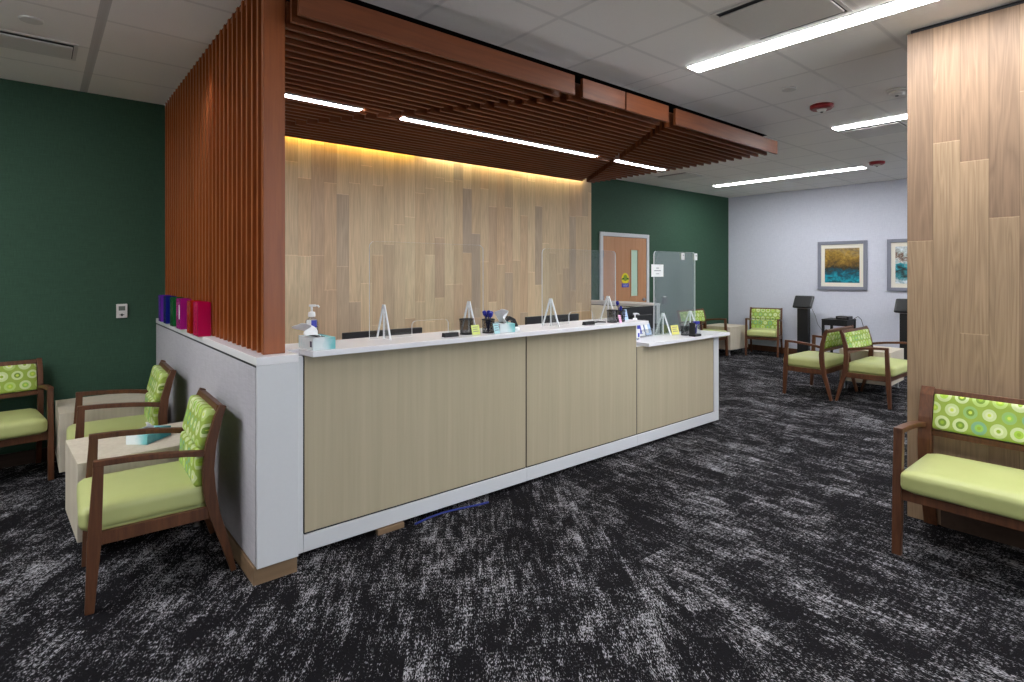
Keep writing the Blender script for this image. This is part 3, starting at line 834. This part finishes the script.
def kiosk(y, label):
    t_ = thing('tablet_kiosk', label, 'kiosk', (9.75, y, 0), -PI/2, 'black check-in kiosks')
    obj('base_plate', MB().box(-.15, .15, -.17, .17, 0, .012, .003), M['black_soft'], t_)
    obj('pedestal', MB().box(-.092, .092, -.05, .05, .012, .845, .004), M['black_soft'], t_)
    rt = Matrix.Rotation(math.radians(60), 4, 'X')
    tb = obj('tablet', MB().pillow((0, -.01, .955), (.165, .118, .022), .018, 0, rt), M['black'], t_)
    sc_ = MB().box(-.135, .135, -.09, .09, .0221, .0235); bmesh.ops.transform(sc_.bm, matrix=Matrix.Translation((0, -.01, .955)) @ rt, verts=sc_.bm.verts)
    obj('screen', sc_, M['black_soft'], tb)
    obj('tablet_neck', MB().box(-.05, .05, -.03, .03, .845, .93, .004), M['black_soft'], t_)
    obj('collar', MB().box(-.1, .1, -.055, .055, .84, .852, .002), M['steel'], t_)
kiosk(4.35, 'black tablet kiosk beside the lounge chair on the pale wall')
kiosk(2.775, 'black tablet kiosk partly hidden by the oak wall end')
cb = MB()
cb.tube([(9.80, 4.23, .84), (9.84, 4.19, .72), (9.88, 4.17, .58), (9.92, 4.10, .46), (9.97, 3.98, .36), (9.99, 3.92, .31)], .006)
tag(obj('kiosk_cord', cb, M['steel']), 'grey cord from the kiosk down the pale wall', 'cord')

st = thing('side_table', 'small black side table against the pale wall holding a device', 'table', (9.72, 3.76, 0))
obj('table_top', MB().box(-.19, .19, -.2, .2, .675, .70, .003), M['black_soft'], st)
for ix in (-1, 1):
    for iy in (-1, 1):
        obj('leg', MB().box(ix*.17-.018, ix*.17+.018, iy*.18-.018, iy*.18+.018, 0, .675, .002), M['black_soft'], st)
obj('apron', MB().box(-.155, .155, -.188, -.172, .60, .675).box(-.155, .155, .172, .188, .60, .675).box(-.188, -.172, -.162, .162, .60, .675).box(.172, .188, -.162, .162, .60, .675), M['black_soft'], st)
dv_ = thing('printer_device', 'small black device on the black side table', 'device', (9.68, 3.66, .70))
obj('body', MB().box(-.09, .09, -.1, .1, 0, .055, .008), M['black'], dv_)
obj('paper_slot', MB().box(-.092, -.07, -.07, .07, .03, .04), M['steel'], dv_)
cb = MB()
cb.tube([(9.78, 3.55, .71), (9.82, 3.50, .75), (9.85, 3.46, .70), (9.87, 3.44, .6), (9.9, 3.43, .4), (9.95, 3.42, .2)], .005)
tag(obj('device_cord', cb, M['black']), 'thin black cord looping off the side table device', 'cord')

# ------------------------------------------------------------------ sneeze guards
def rounded(x0, x1, z0, z1, r, arch=None, n=6):
    pts = []
    pts.append((x0, z0))
    if arch:
        ac, aw, ah, ar = arch
        pts.append((ac-aw, z0))
        for k in range(n+1):
            a = PI-(PI/2)*k/n
            pts.append((ac-aw+ar+ar*math.cos(a), z0+ah-ar+ar*math.sin(a)))
        for k in range(n+1):
            a = PI/2-(PI/2)*k/n
            pts.append((ac+aw-ar+ar*math.cos(a), z0+ah-ar+ar*math.sin(a)))
        pts.append((ac+aw, z0))
    pts.append((x1, z0))
    for k in range(n+1):
        a = (PI/2)*k/n
        pts.append((x1-r+r*math.cos(a), z1-r+r*math.sin(a)))
    for k in range(n+1):
        a = PI/2+(PI/2)*k/n
        pts.append((x0+r+r*math.cos(a), z1-r+r*math.sin(a)))
    return pts

def clear_sheet(name, pts, axis, a0, a1, parent, mat):
    """clear faces with frosted cut edges"""
    mb = MB(); mb.prism(pts, axis, a0, a1)
    ai = {'x': 0, 'y': 1}[axis]
    mb.bm.normal_update()
    for f in mb.bm.faces:
        f.material_index = 0 if abs(f.normal[ai]) > .9 else 1
    return obj(name, mb, [mat, M['acrylic_edge']], parent)

def guard(label, x, y, z, w, h, arch, feet, mat):
    t_ = thing('sneeze_guard', label, 'sneeze guard', (x, y, z), 0, 'acrylic sneeze guards')
    clear_sheet('acrylic_sheet', rounded(-w/2, w/2, .001, h, .035, arch), 'y', -.004, .004, t_, mat)
    for fx in feet:
        tri = [(-.095, 0.001), (-.083, 0.001), (-.010, .180), (-.004, .180), (-.004, .001), (.004, .001), (.004, .180), (.010, .180), (.083, .001), (.095, .001), (.014, .205), (-.014, .205)]
        ft = clear_sheet('foot', tri, 'x', fx-.0035, fx+.0035, t_, M['acrylic_edge'])
        clear_sheet('foot_web', [(-.082, .002), (-.0045, .002), (-.0045, .178), (-.0095, .178)], 'x', fx-.002, fx+.002, ft, M['acrylic'])
    return t_
guard('clear sneeze guard on the raised countertop nearest the slat screen', 1.845, 3.20, 1.07, .81, .582, (0, .13, .095, .03), (-.315, .29), M['acrylic'])
guard('clear sneeze guard on the raised countertop nearest the low counter', 3.115, 3.12, 1.07, .80, .572, (0, .13, .095, .03), (-.315, .31), M['acrylic'])
guard('clear sneeze guard on the low countertop carrying a white notice', 4.54, 3.265, .88, .66, .785, None, (-.19, .25), M['smoke_acrylic'])
nt = thing('notice_sheet', 'white paper notice taped to the low counter sneeze guard', 'notice', (4.255, 3.259, 1.483))
obj('sheet', MB().box(-.09, .09, -.001, .001, -.057, .057), M['paper'], nt)
obj('print_lines', MB().box(-.02, .02, -.002, -.001, .02, .026).box(-.05, .05, -.002, -.001, -.004, .002).box(-.025, .025, -.002, -.001, -.032, -.027), M['ink'], nt)
for x, lab in ((4.655, 'white clip on the top edge of the notice sneeze guard'), (4.872, 'white clip at the corner of the notice sneeze guard')):
    t_ = thing('guard_clip', lab, 'clip', (x, 3.2565, 1.622), 0, 'white clips on the sneeze guard')
    obj('clip_body', MB().box(-.022, .022, -.004, .005, -.034, .034, .002), M['paper'], t_)
    obj('clip_screw', MB().lathe([(.006, 0), (.006, .003)], 0, 0, 10, mat=Matrix.Translation((0, -.004, .01)) @ Matrix.Rotation(PI/2, 4, 'X')), M['steel'], t_)

# ------------------------------------------------------------------ things on the counter
def tissue_box(label, loc, rz, dims=(.235, .118, .062), sheet=1.0, lean=0.0, wide=1.0):
    t_ = thing('tissue_box', label, 'tissue box', loc, rz, 'teal tissue boxes')
    w, d, h = dims
    obj('carton', MB().box(-w/2, w/2, -d/2, d/2, 0, h, .001), M['tissue_print'], t_)
    obj('slot', MB().box(-w*.28, w*.28, -.02, .02, h, h+.0012), M['groove'], t_)
    obj('side_mark', MB().box(-w/2+.018, -w/2+.042, d/2, d/2+.0008, .015, .045), M['navy'], t_)
    def fn(u, v):
        a = (u-.5)
        rise = v
        x = a*(.10+.05*v)*wide+.04*v*math.sin(v*2.0)*-1
        y = .016*math.sin(u*7+v*2)*(.4+v)+.012*math.sin(u*15)*v+lean*v*v
        z = h+.001+rise*(.075*sheet)*(1-.35*(2*a)**2)-.03*v*v*(1 if a < 0 else .2)*abs(2*a)
        return (x, y, z)
    s_ = obj('tissue', MB().quadgrid(fn, 18, 12), M['tissue'], t_)
    md = s_.modifiers.new('thick', 'SOLIDIFY'); md.thickness = .0015
    return t_
tissue_box('teal tissue box on the countertop end next to the slat screen post', (1.088, 3.06, 1.0702), math.radians(91), (.205, .115, .062), 1.0, .085, 1.2)
tissue_box('teal tissue box on the countertop beside the blue pens', (2.325, 3.07, 1.0702), math.radians(72), (.17, .105, .058), 1.25, .02, 1.3)
tissue_box('teal tissue box on the cube table by the divider', (.475, 4.01, .5002), math.radians(48), (.20, .12, .055), .7)

def sanitizer(label, loc, s=1.0):
    t_ = thing('hand_sanitizer_bottle', label, 'bottle', loc, math.radians(-20), 'pump bottles on the counter')
    obj('bottle', MB().lathe([(.034*s, 0), (.037*s, .004*s), (.037*s, .12*s), (.033*s, .138*s), (.016*s, .152*s), (.015*s, .160*s)], 0, 0, 24), M['bottle_clear'], t_)
    obj('gel', MB().lathe([(.0355*s, .002*s), (.0355*s, .10*s)], 0, 0, 24), M['bottle_clear'], t_)
    lb = obj('label', MB().box(-.028*s, .028*s, -.0395*s, -.0375*s, .015*s, .142*s), M['paper'], t_)
    obj('label_block', MB().box(-.002*s, .028*s, -.0408*s, -.0395*s, .095*s, .14*s).box(.006*s, .022*s, -.0408*s, -.0395*s, .024*s, .06*s), M['sticker_blue'], lb)
    obj('collar', MB().lathe([(.02*s, .158*s), (.021*s, .166*s), (.019*s, .186*s), (.008*s, .19*s)], 0, 0, 18), M['paper'], t_)
    obj('pump', MB().lathe([(.006*s, .19*s), (.006*s, .218*s)], 0, 0, 12).box(-.016*s, .024*s, -.009*s, .009*s, .2185*s, .232*s, .004*s).tube([(.02*s, 0, .226*s), (.036*s, 0, .224*s), (.042*s, 0, .214*s)], .005*s), M['paper'], t_)
sanitizer('clear pump bottle with blue label on the raised countertop', (1.145, 3.30, 1.0702), .93)
sanitizer('clear pump bottle with blue label on the low countertop', (3.86, 3.20, .8802), 1.0)

def nameplate(label, loc, rz):
    t_ = thing('nameplate', label, 'nameplate', loc, rz, 'black nameplates')
    obj('block', MB().prism([(-.02, 0), (.02, 0), (.014, .026), (-.016, .026)], 'x', -.05, .05, .002), M['black_soft'], t_)
    obj('face_strip', MB().box(-.046, .046, -.0215, -.0195, .004, .007), M['black'], t_)
nameplate('black nameplate block on the countertop before the first guard', (1.885, 3.03, 1.0702), 0)
nameplate('black nameplate block on the countertop before the second guard', (3.085, 3.01, 1.0702), 0)

def pen_cup(label, loc, h=.10, r=.042):
    t_ = thing('mesh_pen_cup', label, 'pen cup', loc, 0, 'black mesh pen cups')
    side = MB()
    n = 28
    a = [side.bm.verts.new((r*math.cos(2*PI*k/n), r*math.sin(2*PI*k/n), .004)) for k in range(n)]
    b = [side.bm.verts.new((r*1.08*math.cos(2*PI*k/n), r*1.08*math.sin(2*PI*k/n), h-.004)) for k in range(n)]
    for k in range(n):
        f = side.bm.faces.new((a[k], a[(k+1) % n], b[(k+1) % n], b[k])); f.smooth = True
    obj('mesh_wall', side, M['mesh'], t_)
    obj('base', MB().lathe([(r*1.02, 0), (r*1.02, .006)], 0, 0, n), M['black_soft'], t_)
    ring = [(r*1.09*math.cos(2*PI*k/n), r*1.09*math.sin(2*PI*k/n), h-.003) for k in range(n+1)]
    obj('rim', MB().tube(ring, .0032, 6), M['black_soft'], t_)
    return t_
def pen(label, loc, lean, az, length=.135, flower=False, body='navy', tip='blue'):
    t_ = thing('pen', label, 'pen', loc, 0, 'blue pens in the mesh cups')
    rot = Matrix.Rotation(az, 4, 'Z') @ Matrix.Rotation(lean, 4, 'Y')
    obj('barrel', MB().lathe([(.003, 0), (.0045, .012), (.0045, length-.03)], 0, 0, 10, mat=rot), M[body], t_)
    obj('cap', MB().lathe([(.006, length-.0349), (.0125, length-.028), (.0135, length-.008), (.008, length)], 0, 0, 12, mat=rot), M[tip], t_)
pen_cup('black mesh pen cup with lime note in front, by the first guard', (2.04, 3.085, 1.0702))
pen_cup('black mesh cup full of blue pens beside the tissue box', (2.19, 3.055, 1.0702), .092, .038)
labs = ['blue-capped pen in the full cup, leaning to the slat screen', 'blue-capped pen standing upright in the full mesh cup', 'blue-capped pen in the full cup, leaning to the tissue box', 'blue-capped pen in the full cup, leaning to the viewer', 'blue-capped pen in the full cup, leaning to the oak wall']
for k, (ln, az) in enumerate(((.24, PI), (.03, 0), (.24, .2), (.22, -PI/2), (.22, PI/2))):
    pen(labs[k], (2.19, 3.055, 1.0772), ln, az, .145-.004*k)
pen_cup('black mesh pen cup with pink note near the second guard', (3.375, 3.03, 1.0702), .1, .04)
pen_cup('black mesh cup with one tall blue pen near the low counter', (3.485, 3.04, 1.0702), .092, .036)
pen('tall blue-capped pen in the cup near the low counter', (3.485, 3.04, 1.0772), .25, PI, .165)
pen('short navy pen in the cup near the low counter', (3.485, 3.04, 1.0772), .15, .6, .115)
def card(name, label, cat, loc, w, h, mat, rz=0, tilt=.25, lines=3, group='small upright notes and cards'):
    t_ = thing(name, label, cat, loc, rz, group)
    rot = Matrix.Rotation(-tilt, 4, 'X')
    mb = MB(); mb.box(-w/2, w/2, -.001, .001, 0, h); bmesh.ops.transform(mb.bm, matrix=rot, verts=mb.bm.verts)
    sh_ = obj('sheet', mb, M[mat], t_)
    mb = MB()
    for k in range(lines):
        z = h*(.75-.22*k)
        mb.box(-w*.34, w*(.34-.1*(k % 2)), -.0016, -.001, z, z+h*.06)
    bmesh.ops.transform(mb.bm, matrix=rot, verts=mb.bm.verts)
    obj('print_lines', mb, M['ink'], sh_)
    mb = MB(); mb.box(-w*.2, w*.2, .002, .03, 0, .003)
    obj('foot', mb, M['acrylic_edge'], t_)
card('note_card', 'lime paper note standing before the first mesh cup', 'note', (2.072, 3.02, 1.0702), .065, .062, 'lime_note', 0.1)
card('note_card', 'aqua card standing beside the teal tissue box', 'card', (2.205, 2.975, 1.0702), .05, .068, 'aqua_card', .2)
card('note_card', 'pink note standing before the mesh cup', 'note', (3.40, 2.962, 1.0702), .034, .062, 'pink_note', .2)
card('note_card', 'pale blue card at the raised countertop end', 'card', (3.625, 3.10, 1.0702), .075, .088, 'blue_card', .15)
card('note_card', 'yellow note on the low countertop beside the guard foot', 'note', (4.46, 3.20, .8802), .10, .088, 'yellow_note', -.1)
# tape dispenser behind the middle tissue box and a white puck
t_ = thing('tape_dispenser', 'black tape dispenser behind the middle tissue box', 'tape dispenser', (2.47, 3.19, 1.0702))
obj('body', MB().strip([(-.06, .01, .01), (-.05, .05, .012), (-.01, .078, .012), (.03, .06, .011), (.055, .012, .011)], 'y', -.02, .02, .003), M['black'], t_)
obj('base', MB().box(-.065, .065, -.022, .022, 0, .012, .003), M['black'], t_)
tag(obj('white_puck', MB().lathe([(.02, 0), (.022, .004), (.02, .02), (.012, .023)], 0, 0, 18), M['paper'], None, (2.43, 3.06, 1.0702)), 'small white round puck beside the middle tissue box', 'puck')
# dark cable-like stylus lying between second nameplate and cup
tag(obj('black_cord', MB().tube([(3.12, 3.04, 1.076), (3.18, 3.06, 1.078), (3.25, 3.065, 1.080), (3.31, 3.04, 1.076)], .005), M['black']), 'short black cord on the countertop by the second nameplate', 'cord')

# brochure stand on the low counter
t_ = thing('brochure_stand', 'clear brochure stand with blue leaflets on the low countertop', 'brochure stand', (4.10, 3.27, .8802), .1)
for i, x in enumerate((-.055, .055)):
    mb = MB().box(x-.045, x+.045, -.006, 0, .012, .125); bmesh.ops.transform(mb.bm, matrix=Matrix.Rotation(-.3, 4, 'X'), verts=mb.bm.verts)
    lf_ = obj('leaflet', mb, M['blue_card' if i else 'paper'], t_)
    mb = MB().box(x-.042, x+.0, -.0075, -.006, .03, .11); bmesh.ops.transform(mb.bm, matrix=Matrix.Rotation(-.3, 4, 'X'), verts=mb.bm.verts)
    obj('leaflet_print', mb, M['sticker_blue' if i == 0 else 'paper'], lf_)
mb = MB().box(-.11, .11, -.012, -.009, .008, .07).box(-.11, .11, -.02, .02, .0, .0075); obj('holder', mb, M['acrylic'], t_)
mb = MB().box(-.11, .11, .004, .008, .008, .13); bmesh.ops.transform(mb.bm, matrix=Matrix.Rotation(-.3, 4, 'X'), verts=mb.bm.verts); obj('back_plate', mb, M['navy'], t_)

# black cup and upright display with a blue pen
pen_cup('black mesh pen cup on the low countertop', (4.47, 3.105, .8802), .085, .038)
t_ = thing('pen_display', 'black upright stand with blue pen bunch on the low countertop', 'pen stand', (4.47, 2.995, .8802))
obj('base', MB().box(-.05, .05, -.035, .035, 0, .022, .003), M['black_soft'], t_)
obj('back_plate', MB().box(-.05, -.02, -.02, .03, .022, .125, .003), M['black_soft'], t_)
obj('clear_front', MB().box(-.018, .045, -.03, -.027, .022, .11), M['acrylic'], t_)
obj('blue_pens', MB().tube([(.0, 0, .022), (-.005, 0, .13)], .006).tube([(.02, .005, .022), (.03, 0, .125)], .006).box(-.02, .05, -.02, .012, .108, .138, .01), M['blue'], t_)

# monitors behind the counter
def monitor(label, x, y, w, h, ztop, rz=0):
    t_ = thing('computer_monitor', label, 'monitor', (x, y, .7402), rz, 'monitors behind the counter')
    zt = ztop-.7402
    obj('panel', MB().box(-w/2, w/2, -.02, .012, zt-h, zt, .006), M['black'], t_)
    obj('rear_housing', MB().box(-w*.3, w*.3, -.05, -.0205, zt-h*.75, zt-h*.25, .01), M['black'], t_)
    obj('screen', MB().box(-w/2+.012, w/2-.012, .0121, .013, zt-h+.02, zt-.014), M['grey_screen'], t_)
    obj('neck', MB().box(-.025, .025, -.065, -.051, .012, zt-h*.4, .004), M['black'], t_)
    obj('stand_base', MB().box(-.11, .11, -.14, .06, 0, .0115, .004), M['black'], t_)
monitor('black monitor whose top shows behind the first sneeze guard', 1.73, 3.62, .565, .33, 1.079)
monitor('black monitor whose top shows behind the second sneeze guard', 3.27, 3.62, .60, .33, 1.10)
monitor('black monitor behind the brochure stand and low counter', 4.72, 3.85, .54, .34, 1.105)

# ------------------------------------------------------------------ camera and look
cam = bpy.data.cameras.new('camera'); co = bpy.data.objects.new('camera', cam); COL.objects.link(co)
cam.sensor_width = 36; cam.sensor_fit = 'HORIZONTAL'
cam.lens = 568.1/1024*36
cam.shift_x = (512-554)/1024
cam.shift_y = (272-341)/1024
cam.clip_start = .02
co.location = (0, 0, H)
co.rotation_euler = (PI/2, 0, -math.atan2(568.1/845.0, 568.1/767.0))
S.camera = co
w = bpy.data.worlds.new('world'); S.world = w; w.use_nodes = True
w.node_tree.nodes['Background'].inputs[0].default_value = (.80, .90, 1.0, 1)
w.node_tree.nodes['Background'].inputs[1].default_value = 1.25
S.view_settings.view_transform = 'Standard'
S.view_settings.look = 'None'
S.view_settings.gamma = 1
S.view_settings.use_curve_mapping = False
S.view_settings.exposure = 2.05
S.cycles.max_bounces = 10
S.cycles.transparent_max_bounces = 24
S.cycles.use_denoising = True
S.cycles.sample_clamp_indirect = 6
